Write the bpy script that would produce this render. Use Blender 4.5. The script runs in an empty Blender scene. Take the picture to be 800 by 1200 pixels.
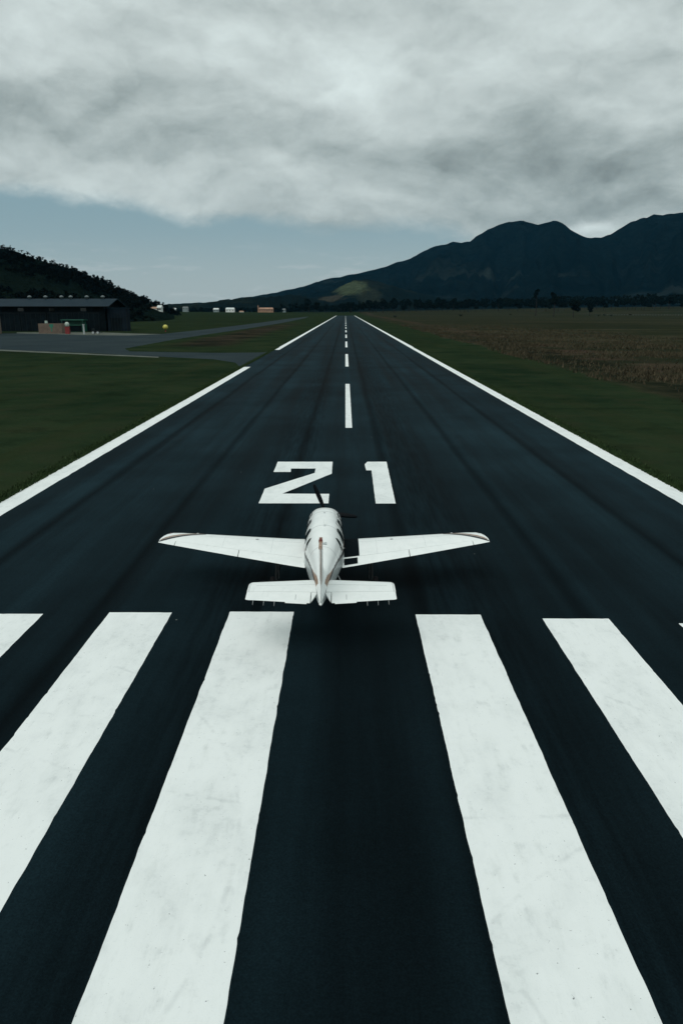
import bpy, math, random
import numpy as np
from mathutils import Vector, noise as mn
R = math.radians
random.seed(7); rng = np.random.default_rng(7)
scn = bpy.context.scene
COL = scn.collection

# ------------------------------------------------------------------ camera
H = 8.2; F = 860.0; PITCH = 15.35; YAW = 0.29
cd = bpy.data.cameras.new('camera'); cam = bpy.data.objects.new('camera', cd); COL.objects.link(cam)
cam.location = (0, 0, H); cam.rotation_euler = (R(90-PITCH), 0, R(YAW))
cd.sensor_fit = 'VERTICAL'; cd.sensor_height = 36; cd.sensor_width = 24; cd.lens = F/1200*36
cd.clip_start = .1; cd.clip_end = 60000
scn.camera = cam
def ray(px, py):
    x, y = (px-400)/F, (600-py)/F
    c, s = math.cos(R(PITCH)), math.sin(R(PITCH))
    wx, wy, wz = x, c + y*s, -s + y*c
    c, s = math.cos(R(YAW)), math.sin(R(YAW))
    return (wx*c - wy*s, wx*s + wy*c, wz)
def gp(px, py, z=0.0):
    d = ray(px, py); t = (z-H)/d[2]
    return (d[0]*t, d[1]*t)
def at(px, py, Y):                      # point on the ray at world depth Y
    d = ray(px, py); t = Y/d[1]
    return (d[0]*t, Y, H + d[2]*t)

# ------------------------------------------------------------------ node helpers
class NT:
    def __init__(s, nt): s.nt = nt; s.N = nt.nodes; s.L = nt.links
    def _in(s, sock, v):
        if v is None: return
        if isinstance(v, bpy.types.NodeSocket): s.L.new(v, sock)
        elif isinstance(v, (tuple, list)) and len(v) == 3 and sock.type == 'RGBA': sock.default_value = (*v, 1)
        else: sock.default_value = v
    def m(s, op, a, b=None, c=None, clamp=False):
        n = s.N.new('ShaderNodeMath'); n.operation = op; n.use_clamp = clamp
        s._in(n.inputs[0], a); s._in(n.inputs[1], b)
        if c is not None: s._in(n.inputs[2], c)
        return n.outputs[0]
    def vm(s, op, a, b=None):
        n = s.N.new('ShaderNodeVectorMath'); n.operation = op
        s._in(n.inputs[0], a)
        if b is not None: s._in(n.inputs[3 if op == 'SCALE' else 1], b)
        return n.outputs['Value' if op in ('LENGTH', 'DOT_PRODUCT') else 'Vector']
    def noise(s, vec, scale, detail=4, rough=.55, dist=0.0, col=False):
        n = s.N.new('ShaderNodeTexNoise'); s._in(n.inputs['Vector'], vec)
        n.inputs['Scale'].default_value = scale; n.inputs['Detail'].default_value = detail
        n.inputs['Roughness'].default_value = rough; n.inputs['Distortion'].default_value = dist
        return n.outputs['Color' if col else 'Fac']
    def ss(s, v, a, b, to0=0.0, to1=1.0):
        n = s.N.new('ShaderNodeMapRange'); n.interpolation_type = 'SMOOTHSTEP'
        s._in(n.inputs[0], v); s._in(n.inputs[1], a); s._in(n.inputs[2], b)
        s._in(n.inputs[3], to0); s._in(n.inputs[4], to1); return n.outputs[0]
    def mix(s, f, a, b, typ='MIX'):
        n = s.N.new('ShaderNodeMix'); n.data_type = 'RGBA'; n.blend_type = typ
        s._in(n.inputs[0], f); s._in(n.inputs[6], a); s._in(n.inputs[7], b); return n.outputs[2]
    def sep(s, v):
        n = s.N.new('ShaderNodeSeparateXYZ'); s._in(n.inputs[0], v); return n.outputs
    def comb(s, x, y, z=0.0):
        n = s.N.new('ShaderNodeCombineXYZ'); s._in(n.inputs[0], x); s._in(n.inputs[1], y); s._in(n.inputs[2], z); return n.outputs[0]
    def pos(s): return s.N.new('ShaderNodeNewGeometry').outputs['Position']
    def objc(s): return s.N.new('ShaderNodeTexCoord').outputs['Object']
    def bump(s, h, strength, dist):
        n = s.N.new('ShaderNodeBump'); n.inputs['Strength'].default_value = strength
        n.inputs['Distance'].default_value = dist; s._in(n.inputs['Height'], h); return n.outputs[0]
def new_mat(name, base=(.5,.5,.5), rough=.6, spec=.5, metal=0, coat=0):
    m = bpy.data.materials.new(name); m.use_nodes = True
    b = m.node_tree.nodes['Principled BSDF']
    b.inputs['Base Color'].default_value = (*base, 1); b.inputs['Roughness'].default_value = rough
    b.inputs['Specular IOR Level'].default_value = spec; b.inputs['Metallic'].default_value = metal
    b.inputs['Coat Weight'].default_value = coat
    return m, b, NT(m.node_tree)
def mottled(name, base, var=.25, scale=3, rough=.6, spec=.5, metal=0, coat=0, bump=0):
    m, b, n = new_mat(name, base, rough, spec, metal, coat)
    f = n.noise(n.objc(), scale, 5, .6)
    lo = tuple(c*(1-var) for c in base); hi = tuple(min(1, c*(1+var)) for c in base)
    n._in(b.inputs['Base Color'], n.mix(n.ss(f, .3, .7), lo, hi))
    if bump: n._in(b.inputs['Normal'], n.bump(f, bump, .05))
    return m
M = {}
# runway asphalt: paving lanes, rubber streaks, patches
def asphalt():
    m, b, n = new_mat('asphalt', (.02,.02,.02), .9, .03)
    p = n.pos(); X, Y, Z = n.sep(p)
    st = n.noise(n.comb(n.m('MULTIPLY', X, 1.0), n.m('MULTIPLY', Y, .03), 0), .5, 4, .55)
    st2 = n.noise(n.comb(X, n.m('MULTIPLY', Y, .06), 3.0), 5.0, 3, .6)
    blot = n.noise(p, .11, 5, .6)
    fine = n.noise(p, 9.0, 4, .7)
    grit = n.noise(p, 60.0, 2, .6)
    v = n.m('MULTIPLY', n.ss(st, .30, .72, .66, 1.5), n.ss(blot, .3, .72, .78, 1.25))
    v = n.m('MULTIPLY', v, n.ss(st2, .25, .75, .93, 1.07))
    v = n.m('MULTIPLY', v, n.ss(fine, .2, .8, .85, 1.15))
    v = n.m('MULTIPLY', v, n.ss(n.noise(p, 28.0, 3, .75), .32, .70, .78, 1.25))
    # paving seams every ~3.75 m and their dark sealed joints
    wob = n.m('MULTIPLY', n.m('SUBTRACT', n.noise(n.comb(0.0, n.m('MULTIPLY', Y, .03), X), 1.0, 2), .5), .5)
    lane = n.m('ABSOLUTE', n.m('SUBTRACT', n.m('FRACT', n.m('DIVIDE', n.m('ADD', n.m('ADD', X, wob), 7.1), 4.6)), .5))
    v = n.m('MULTIPLY', v, n.ss(lane, .40, .5, 1.0, .50))
    # rubber left by tyres on both sides of the centreline
    ax = n.m('ABSOLUTE', n.m('SUBTRACT', X, .3))
    rub = n.m('MULTIPLY', n.ss(ax, 1.0, 2.6), n.ss(ax, 6.5, 3.0))
    cen = n.ss(ax, 1.9, .3)
    near = n.ss(Y, 34.0, 19.0)
    v = n.m('MULTIPLY', v, n.m('SUBTRACT', 1.0, n.m('MULTIPLY', n.m('MULTIPLY', rub, n.ss(st2, .3, .7)), .5)))
    v = n.m('MULTIPLY', v, n.m('SUBTRACT', 1.0, n.m('MULTIPLY', n.m('MULTIPLY', cen, near), .3)))
    # view-angle sheen painted in: albedo grows paler along the runway
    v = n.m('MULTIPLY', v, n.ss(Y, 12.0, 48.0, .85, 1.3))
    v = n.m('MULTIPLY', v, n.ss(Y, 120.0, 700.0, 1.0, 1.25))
    speck = n.N.new('ShaderNodeTexVoronoi'); n._in(speck.inputs['Vector'], p); speck.inputs['Scale'].default_value = 1.1
    sp = n.ss(speck.outputs['Distance'], .035, .02)
    sp = n.m('MULTIPLY', sp, n.ss(n.sep(speck.outputs['Color'])[0], .86, .88))
    c = n.vm('SCALE', n.comb(.0056, .0132, .0170), v)
    c = n.mix(sp, c, (.18,.19,.18))
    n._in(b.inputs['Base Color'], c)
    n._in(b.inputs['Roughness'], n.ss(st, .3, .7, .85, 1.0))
    n._in(b.inputs['Normal'], n.bump(n.m('ADD', fine, grit), .35, .01))
    return m
M['asphalt'] = asphalt()
def paint():
    m, b, n = new_mat('runway_paint', (.8,.8,.8), .65, .35)
    p = n.pos(); X, Y, Z = n.sep(p)
    a = n.noise(p, 2.2, 6, .65); c = n.noise(n.comb(X, n.m('MULTIPLY', Y, .22), 0), 5.0, 6, .7)
    d = n.noise(p, 38, 3, .6)
    worn = n.m('MULTIPLY', n.ss(a, .48, .70), n.ss(c, .42, .66))
    v = n.mix(n.m('MULTIPLY', worn, .5), (.80,.83,.815), (.50,.535,.53))
    v = n.mix(n.m('MULTIPLY', n.ss(c, .5, .75), .28), v, (.60,.63,.60))
    v = n.mix(n.m('MULTIPLY', n.ss(d, .58, .78), .2), v, (.40,.43,.42))
    cl = n.noise(n.comb(X, n.m('MULTIPLY', Y, .5), 7), 1.1, 5, .65)
    v = n.mix(n.m('MULTIPLY', n.ss(cl, .40, .66), .30), v, (.60,.635,.625))
    v = n.mix(n.m('MULTIPLY', n.m('MULTIPLY', n.ss(cl, .5, .7), n.ss(n.noise(p, 5, 5, .7), .45, .65)), .32), v, (.42,.455,.45))
    # faint curved tyre scuffs
    for (cx, cy, r0) in ((-9., 9.5, 7.3), (-7., 4., 9.8), (9., 2., 9.4), (2., 30., 19.5), (12., 20., 8.3)):
        dist = n.vm('LENGTH', n.vm('SUBTRACT', p, n.comb(cx, cy, 0.0)))
        k = n.ss(n.m('ABSOLUTE', n.m('SUBTRACT', dist, r0)), .07, .0)
        v = n.mix(n.m('MULTIPLY', n.m('MULTIPLY', k, n.ss(a, .42, .62)), .20), v, (.3,.33,.33))
    # chips where the asphalt shows through
    ch = n.noise(p, 14, 6, .75)
    chip = n.ss(ch, .66, .68)
    v = n.mix(chip, v, (.05,.06,.07))
    n._in(b.inputs['Base Color'], v)
    n._in(b.inputs['Normal'], n.bump(d, .15, .01))
    return m
M['paint'] = paint()
def ground_mat():
    m, b, n = new_mat('grassland', (.02,.03,.01), 1, .0)
    p = n.pos(); X, Y, Z = n.sep(p)
    big = n.noise(p, .012, 5, .6); mid = n.noise(p, .07, 5, .62); fine = n.noise(p, 1.6, 5, .7)
    strk = n.noise(n.comb(n.m('MULTIPLY', X, .9), n.m('MULTIPLY', Y, .035), 0), .35, 4, .6)
    across = n.noise(n.comb(n.m('MULTIPLY', X, .012), n.m('MULTIPLY', Y, .09), 5), .45, 4, .6)
    green = n.mix(n.ss(mid, .3, .7), (.0095,.0205,.0105), (.0215,.0350,.0170))
    green = n.mix(n.m('MULTIPLY', n.ss(strk, .45, .7), .55), green, (.020,.027,.012))
    green = n.mix(n.m('MULTIPLY', n.ss(mid, .56, .75), .45), green, (.027,.024,.014))
    m2 = n.noise(n.comb(n.m('MULTIPLY', X, .20), n.m('MULTIPLY', Y, .26), 2), 1.0, 5, .65)
    green = n.mix(n.m('MULTIPLY', n.ss(m2, .46, .72), .6), green, (.026,.030,.017))
    green = n.mix(n.m('MULTIPLY', n.ss(m2, .50, .28), .6), green, (.0075,.014,.0075))
    brown = n.mix(n.ss(mid, .3, .68), (.022,.024,.015), (.046,.036,.024))
    brown = n.mix(n.ss(across, .42, .62), brown, (.056,.048,.031))
    brown = n.mix(n.m('MULTIPLY', n.ss(strk, .5, .72), .6), brown, (.012,.018,.010))
    far = n.ss(Y, 250.0, 900.0)
    w = n.m('MULTIPLY', n.m('SUBTRACT', big, .5), 14.0)
    w = n.m('ADD', w, n.m('MULTIPLY', n.m('SUBTRACT', mid, .5), 8.0))
    mr = n.ss(n.m('ADD', X, w), 31.0, 33.5)
    brown = n.mix(n.m('MULTIPLY', n.ss(m2, .42, .62), .7), brown, (.013,.018,.011))
    brown = n.mix(n.m('MULTIPLY', far, .5), brown, (.022,.026,.017))
    bands = n.noise(n.comb(n.m('MULTIPLY', X, .010), n.m('MULTIPLY', Y, .045), 9), .6, 5, .6)
    brown = n.mix(n.m('MULTIPLY', n.ss(bands, .44, .60), .75), brown, (.013,.018,.011))
    bank = n.m('ABSOLUTE', n.m('SUBTRACT', n.m('ADD', X, w), 38.0))
    bank = n.m('MULTIPLY', n.m('MULTIPLY', n.ss(bank, 6.0, 1.5), n.ss(m2, .35, .6)), n.ss(Y, 420.0, 160.0))
    brown = n.mix(n.m('MULTIPLY', bank, .85), brown, (.007,.008,.007))
    red = n.m('ABSOLUTE', n.m('SUBTRACT', n.m('ADD', X, w), 47.0))
    brown = n.mix(n.m('MULTIPLY', n.m('MULTIPLY', n.ss(red, 8.0, 2.0), n.ss(mid, .4, .6)), .7), brown, (.060,.038,.030))
    mr = n.m('MULTIPLY', mr, n.ss(big, .35, .62, 1.0, .75))
    c = n.mix(mr, green, brown)
    # brown ditch bank beside the taxiway on the left
    dx = n.m('ABSOLUTE', n.m('ADD', n.m('ADD', X, 36.0), n.m('MULTIPLY', w, .8)))
    ditch = n.m('MULTIPLY', n.ss(dx, 11.0, 3.0), n.ss(Y, 170.0, 186.0))
    ditch = n.m('MULTIPLY', ditch, n.ss(Y, 620.0, 320.0))
    c = n.mix(n.m('MULTIPLY', ditch, .85), c, n.mix(n.ss(mid, .35, .6), (.010,.012,.009), (.036,.028,.021)))
    farl = n.m('MULTIPLY', n.ss(X, -50.0, -75.0), n.ss(across, .45, .6))
    c = n.mix(n.m('MULTIPLY', farl, .5), c, (.012,.017,.010))
    c = n.mix(n.m('MULTIPLY', n.ss(fine, .5, .8), .4), c, n.vm('SCALE', c, 1.7))
    n._in(b.inputs['Base Color'], c)
    n._in(b.inputs['Normal'], n.bump(n.m('ADD', fine, mid), .6, .3))
    return m
M['ground'] = ground_mat()
def taxi_mat():
    m, b, n = new_mat('old_tarmac', (.06,.07,.08), .9, .03)
    p = n.pos(); a = n.noise(p, .06, 5, .6); f = n.noise(p, 1.5, 4, .6)
    c = n.mix(n.ss(a, .3, .7), (.013,.024,.029), (.023,.036,.040))
    c = n.mix(n.m('MULTIPLY', n.ss(f, .4, .8), .4), c, (.034,.044,.044))
    n._in(b.inputs['Base Color'], c); return m
M['taxi'] = taxi_mat()
M['kerb'] = mottled('dusty_verge', (.085,.095,.08), .3, .3, .9, .1)
M['white'] = None
def aero_white():
    m, b, n = new_mat('aircraft_white', (.8,.82,.8), .32, .5, 0, .35)
    o = n.objc(); f = n.noise(o, 2.5, 5, .6); g = n.noise(n.vm('MULTIPLY', o, (6, 1, 6)), 2, 4, .6)
    c = n.mix(n.ss(f, .35, .7), (.86,.885,.865), (.80,.83,.81))
    c = n.mix(n.m('MULTIPLY', n.ss(g, .55, .75), .25), c, (.6,.64,.63))
    n._in(b.inputs['Base Color'], c); n._in(b.inputs['Roughness'], n.ss(f, .3, .7, .28, .42))
    return m
M['white'] = aero_white()
M['gold'] = mottled('tan_stripe', (.30,.19,.13), .15, 4, .4)
M['dark'] = mottled('dark_stripe', (.006,.006,.008), .2, 4, .4)
M['walk'] = mottled('nonslip_black', (.004,.007,.009), .3, 30, .95, .03)
M['glass'] = mottled('tinted_glass', (.008,.014,.014), .2, 2, .08, .6)
M['rubber'] = mottled('rubber', (.015,.015,.016), .2, 10, .85, .2)
M['metal'] = mottled('worn_metal', (.45,.46,.46), .2, 10, .4, .5, .8)
M['flank'] = mottled('reflection_flank', (.42,.46,.46), .25, 6, .35)  # grey reflection on the lower flank, painted into the base colour
M['frame0'] = mottled('dark_gear', (.03,.035,.036), .2, 6, .5)
M['red'] = mottled('red_beacon', (.16,.035,.025), .1, 10, .3)
M['blade'] = mottled('black_blade', (.003,.005,.007), .2, 8, .6, .15)
M['grey'] = mottled('light_grey', (.40,.43,.43), .1, 5, .5)

# ------------------------------------------------------------------ object helpers
def tag(o, label=None, cat=None, group=None, kind=None):
    if label: o['label'] = label
    if cat: o['category'] = cat
    if group: o['group'] = group
    if kind: o['kind'] = kind
    return o
def link(name, me, mats, parent=None, smooth=False):
    if not isinstance(mats, (list, tuple)): mats = [mats]
    for m in mats: me.materials.append(m)
    if smooth: me.polygons.foreach_set('use_smooth', [True]*len(me.polygons))
    o = bpy.data.objects.new(name, me); COL.objects.link(o)
    if parent: o.parent = parent
    return o
def mesh(name, verts, faces, mats, parent=None, smooth=False, idx=None):
    me = bpy.data.meshes.new(name)
    me.from_pydata([tuple(v) for v in verts], [], [tuple(f) for f in faces]); me.update()
    if idx is not None: me.polygons.foreach_set('material_index', idx)
    return link(name, me, mats, parent, smooth)
def empty(name, loc=(0,0,0), rz=0):
    o = bpy.data.objects.new(name, None); o.empty_display_size = .3; COL.objects.link(o)
    o.location = loc; o.rotation_euler = (0,0,rz); return o
class MB:
    def __init__(s): s.v = []; s.f = []; s.i = []
    def add(s, v, f, mi=0):
        b = len(s.v); s.v += [tuple(p) for p in v]; s.f += [tuple(q+b for q in g) for g in f]; s.i += [mi]*len(f); return s
    def box(s, x0,x1,y0,y1,z0,z1, mi=0):
        v = [(x,y,z) for z in (z0,z1) for y in (y0,y1) for x in (x0,x1)]
        return s.add(v, [(0,2,3,1),(4,5,7,6),(0,1,5,4),(2,6,7,3),(0,4,6,2),(1,3,7,5)], mi)
    def tube(s, p, q, r0, r1=None, n=10, mi=0):
        r1 = r0 if r1 is None else r1
        p, q = Vector(p), Vector(q); d = (q-p).normalized()
        a = d.cross(Vector((0,0,1)) if abs(d.z) < .9 else Vector((1,0,0))).normalized(); b = d.cross(a)
        v = []
        for c, r in ((p, r0), (q, r1)):
            for k in range(n):
                t = 2*math.pi*k/n; v.append(c + a*r*math.cos(t) + b*r*math.sin(t))
        f = [(k, (k+1)%n, n+(k+1)%n, n+k) for k in range(n)] + [tuple(reversed(range(n))), tuple(range(n, 2*n))]
        return s.add(v, f, mi)
    def lathe(s, c, axis, prof, n=20, mi=0):      # prof: (offset along axis, radius)
        c = Vector(c); d = Vector(axis).normalized()
        a = d.cross(Vector((0,0,1)) if abs(d.z) < .9 else Vector((1,0,0))).normalized(); b = d.cross(a)
        v = []; f = []
        for t, r in prof:
            for k in range(n):
                g = 2*math.pi*k/n; v.append(c + d*t + a*r*math.cos(g) + b*r*math.sin(g))
        for j in range(len(prof)-1):
            for k in range(n): f.append((j*n+k, j*n+(k+1)%n, (j+1)*n+(k+1)%n, (j+1)*n+k))
        f.append(tuple(reversed(range(n)))); f.append(tuple(range((len(prof)-1)*n, len(prof)*n)))
        return s.add(v, f, mi)
    def build(s, name, mats, parent=None, smooth=False): return mesh(name, s.v, s.f, mats, parent, smooth, s.i)
def interp(x, pts):
    if x <= pts[0][0]: return pts[0][1]
    for (a, va), (b, vb) in zip(pts, pts[1:]):
        if x <= b: return va + (vb-va)*(x-a)/(b-a)
    return pts[-1][1]
def sm(x, a, b):
    t = min(1, max(0, (x-a)/(b-a))); return t*t*(3-2*t)
def frac(x, y, z=0, o=5): return mn.fractal(Vector((x, y, z)), 1.0, 2.0, o)   # about -1..1

# ------------------------------------------------------------------ the ground: one sheet to the horizon
def G(x, y):
    if y < 1280: 
        return 0.0
    return sm(y, 1280, 1800)*(3.5 + max(0, min(x, 900))*.017 + max(0, min(-x-200, 900))*.004)
def build_ground():
    xs = [-14000,-9000,-6000,-4000,-2800,-2000,-1500,-1200] + list(range(-1000, 1001, 50)) + [1200,1500,2000,2800,4000,6000,9000,14000]
    ys = [-3000,-1000,-300,-100,0] + list(range(50,2500,50)) + [2600,2800,3100,3500,4000,5000,6500,9000,14000]
    v = [(x, y, G(x, y)) for y in ys for x in xs]; W = len(xs)
    f = [(j*W+i, j*W+i+1, (j+1)*W+i+1, (j+1)*W+i) for j in range(len(ys)-1) for i in range(W-1)]
    return tag(mesh('ground', v, f, M['ground'], smooth=True), kind='structure')
build_ground()

# ------------------------------------------------------------------ runway and its markings
RX0, RX1, RL = -15.45, 15.95, 1260
def ragged_strip(x0, x1, y0, y1, z, step, amp, seed):
    v = []; n = max(2, int((y1-y0)/step)+1)
    for k in range(n):
        y = y0 + (y1-y0)*k/(n-1)
        v.append((x0 + amp*frac(y*1.7, seed, 0, 3), y, z)); v.append((x1 + amp*frac(y*1.7, seed+9.3, 0, 3), y, z))
    return v, [(2*k, 2*k+1, 2*k+3, 2*k+2) for k in range(n-1)]
v, f = ragged_strip(RX0, RX1, -60, RL, .004, 2.0, .10, 1)
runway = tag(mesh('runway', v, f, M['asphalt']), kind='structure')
def quad_paint(name, pts, seed=0, z=.008, sub=None):
    # a painted polygon with slightly uneven edges
    out = []
    for (a, b) in zip(pts, pts[1:]+pts[:1]):
        L = math.hypot(b[0]-a[0], b[1]-a[1]); n = max(1, int(L/.09))
        nx, ny = (b[1]-a[1])/max(L,1e-6), -(b[0]-a[0])/max(L,1e-6)
        for k in range(n):
            t = k/n; q = (a[0]+(b[0]-a[0])*t, a[1]+(b[1]-a[1])*t)
            w = 0 if k == 0 else .012*frac(q[0]*2.3, q[1]*2.3, seed, 3) - (random.uniform(.004,.015) if random.random() < .04 else 0)
            out.append((q[0]+nx*w, q[1]+ny*w, z))
    return mesh(name, out, [tuple(range(len(out)))], M['paint'], runway)
bars = [(-13.8,-12.03,720.6),(-10.21,-8.44,720.3),(-6.62,-4.86,718.4),(-3.24,-1.44,717.3),(1.97,3.78,720.2),(5.44,7.26,724.6),(9.05,10.85,730),(12.6,14.4,735)]
for i, (a, b, row) in enumerate(bars):
    ye = gp(400, row)[1]
    quad_paint('threshold_stripe', [(a, ye), (a, -10.5), (b, -10.5), (b, ye)], i*3.1)
two = [(325.4,541.2),(389.7,541.2),(388.6,555.2),(330.9,578.6),(385.6,578.9),(384.8,590),(303.1,590),(310.3,572.8),(368.6,554.4),(369.7,549.2),(341,549.2),(340.5,553.2),(320.6,553.2)]
one = [(430.2,541.2),(452.6,541.2),(463.4,590.2),(440.0,590.2),(435.1,551.3),(428.8,551.3),(427.1,544.4)]
for pts, s in ((two, 40), (one, 50)):
    quad_paint('runway_number', [gp(*p) for p in pts][::-1], s)
y = 52.9
while y < RL-60:
    quad_paint('centreline_dash', [(.02, y+33.0), (.02, y), (.50, y), (.50, y+33.0)], y) ; y += 60.4
yg0, yg1 = gp(300, 430)[1], gp(330, 410)[1]
for (x0, x1, y0, y1, s) in ((14.75, 15.85, -55, RL-4, 3), (-15.35, -14.25, -55, yg0, 5), (-15.35, -14.25, yg1, RL-4, 8)):
    v, f = ragged_strip(x0, x1, y0, y1, .008, .6, .035, s)
    mesh('edge_line', v, f, M['paint'], runway)

# apron and taxiways on the left
def poly(name, pix, z, m, kind='structure'):
    pts = [gp(*p) for p in pix]
    return tag(mesh(name, [(x, y, z) for x, y in pts], [tuple(range(len(pts)))], m), kind=kind)
poly('taxiway', [(-260,402),(0,409.8),(100,413.5),(186,418),(250,421),(276,425),(285,434)] + [(333,410.2),(322,412.2),(300,413.2),(250,413.4),(200,412.6),(152,411.8),(146,408.5),(202,398.2),(245,391.5),(290,385),(330,378.5),(357,373),(362,370.9),(340,373.2),(306,378),(274,382),(241,386),(190,391.3),(150,391.2),(0,390.5),(-260,389)], .003 if False else .0025, M['taxi'])
poly('verge', [(-260,403.2),(0,411.2),(186,419.2),(186,418),(0,409.6),(-260,401.8)], .0055, M['kerb'])
poly('path', [(120,389.5),(150,390.6),(190,391.6),(150,393.2),(100,392.6),(20,390.6),(20,389.4)], .006, M['kerb'])

# ------------------------------------------------------------------ the aeroplane
plane = empty('aeroplane', (-.62, 20.0, 0), R(.65))
tag(plane, 'white low-wing propeller aeroplane standing on the runway just before the number 21', 'aeroplane')
FS = [ # y, half width, zbottom, ztop, z of widest, exponent
 (4.86,.36,.90,1.38,1.20,2.3),(4.72,.43,.84,1.47,1.20,2.4),(4.2,.50,.74,1.56,1.20,2.5),(3.75,.53,.68,1.63,1.20,2.7),(3.55,.555,.66,1.69,1.20,2.8),
 (3.3,.565,.64,1.88,1.20,2.7),(3.08,.575,.62,2.01,1.18,2.6),(2.7,.59,.6,2.06,1.16,2.5),(2.0,.60,.6,2.08,1.15,2.45),(1.3,.60,.6,2.07,1.15,2.4),
 (.7,.58,.62,2.02,1.15,2.3),(.1,.53,.66,1.94,1.16,2.2),(-.6,.44,.75,1.85,1.18,2.1),(-1.3,.345,.86,1.76,1.22,2.0),(-2.0,.25,.98,1.69,1.28,2.0),
 (-2.7,.165,1.10,1.63,1.34,2.0),(-3.25,.10,1.26,1.58,1.42,2.0),(-3.6,.055,1.36,1.54,1.45,2.0)]
FSr = FS[::-1]
def fs(y): return [interp(y, [(s[0], s[k]) for s in FSr]) for k in range(1, 6)]
def fp(y, a, off=0.0):      # a: 0 = right side, 90 = top
    w, zb, zt, zm, e = fs(y); c, s = math.cos(R(a)), math.sin(R(a))
    x = (w+off)*math.copysign(abs(c)**(2/e), c)
    h = (zt-zm if s >= 0 else zm-zb)+off
    return (x, y, zm + h*math.copysign(abs(s)**(2/e), s))
def fuselage():
    NR = 144; ys = []
    for a, b in zip(FS, FS[1:]):
        n = max(1, int((a[0]-b[0])/.12)); ys += [a[0]+(b[0]-a[0])*k/n for k in range(n)]
    ys.append(FS[-1][0]); v = []; f = []; idx = []
    for y in ys: v += [fp(y, 360*k/NR) for k in range(NR)]
    for j in range(len(ys)-1):
        yy = (ys[j]+ys[j+1])/2
        for k in range(NR):
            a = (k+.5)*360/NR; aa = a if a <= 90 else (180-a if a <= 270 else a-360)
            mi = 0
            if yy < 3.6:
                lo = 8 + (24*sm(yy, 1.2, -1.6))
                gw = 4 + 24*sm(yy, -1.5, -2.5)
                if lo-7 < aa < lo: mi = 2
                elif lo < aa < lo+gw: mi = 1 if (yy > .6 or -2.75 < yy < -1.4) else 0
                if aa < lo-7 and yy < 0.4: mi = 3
            f.append((j*NR+k, j*NR+(k+1)%NR, (j+1)*NR+(k+1)%NR, (j+1)*NR+k)); idx.append(mi)
    f.append(tuple(range(NR))[::-1]); idx.append(0)
    b = (len(ys)-1)*NR; f.append(tuple(range(b, b+NR))); idx.append(0)
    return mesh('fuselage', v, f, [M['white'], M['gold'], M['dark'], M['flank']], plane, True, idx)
fus = fuselage()
def patch(name, y0f, y1f, a0, a1, m, parent, off=.006, n=10, k=8, cur=0.0):
    """raised panel that follows the fuselage skin; y limits are functions of angle"""
    v = []; f = []
    for i in range(n+1):
        a = a0+(a1-a0)*i/n
        ya, yb = y0f(i/n), y1f(i/n)
        for j in range(k+1): v.append(fp(ya+(yb-ya)*j/k, a, off))
    for i in range(n):
        for j in range(k): f.append((i*(k+1)+j, i*(k+1)+j+1, (i+1)*(k+1)+j+1, (i+1)*(k+1)+j))
    o = mesh(name, v, f, m, parent, True)
    md = o.modifiers.new('s', 'SOLIDIFY'); md.thickness = .012; md.offset = 0
    return o
def rr(t, lo, hi, r=.10):                       # rounded ends of a window
    e = min(t, 1-t); return lo + (hi-lo)*0 + (r*(1-min(1, e/.22))**2)
for s in (1, -1):
    for (yr, yf, sl) in ((2.46, 3.06, .10), (1.62, 2.20, .08), (.82, 1.28, .08), (.26, .50, .06)):
        a0, a1 = 18, 53
        A = (a0, a1) if s > 0 else (180-a0, 180-a1)
        patch('window', lambda t, yr=yr, sl=sl: yr + rr(t,0,0,.07) + sl*t*.6, lambda t, yf=yf, sl=sl: yf - rr(t,0,0,.07) - sl*t*1.6, A[0], A[1], M['glass'], fus)
for A in ((88.5, 25), (91.5, 155)):
    patch('windshield', lambda t: 3.10, lambda t: 3.52 - .1*t, A[0], A[1], M['glass'], fus)
# cabin door lines on the right side
def fline(name, pts, r, m, parent):
    mb = MB()
    P = [fp(y, a, .004) for y, a in pts]
    for p, q in zip(P, P[1:]): mb.tube(p, q, r, n=5)
    return mb.build(name, m, parent)
fline('door_seam', [(2.38, a) for a in range(-14, 58, 6)] + [(1.45, a) for a in range(57, -14, -6)], .005, M['dark'], fus)
fline('roof_seam', [(2.38+.0*k, 60+k*6) for k in range(11)], .003, M['grey'], fus)
fline('roof_seam', [(.95, 30+k*8) for k in range(16)], .003, M['grey'], fus)
fline('roof_seam', [(-.55, 30+k*8) for k in range(16)], .003, M['grey'], fus)
# hatch + antennas
MB().box(-.05,.10,-.42,-.22,1.86,1.892).build('air_vent', M['grey'], fus)
mb = MB(); mb.add([(-.012,1.05,2.03),(.012,1.05,2.03),(.012,.82,2.02),(-.012,.82,2.02),(-.006,.93,2.2),(.006,.93,2.2),(.006,.86,2.2),(-.006,.86,2.2)],
  [(0,3,2,1),(4,5,6,7),(0,1,5,4),(1,2,6,5),(2,3,7,6),(3,0,4,7)])
mb.build('antenna', M['white'], fus)
MB().tube((.0,2.2,2.05),(0,2.2,2.09),.05,.03,12).build('antenna', M['grey'], fus)

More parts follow.
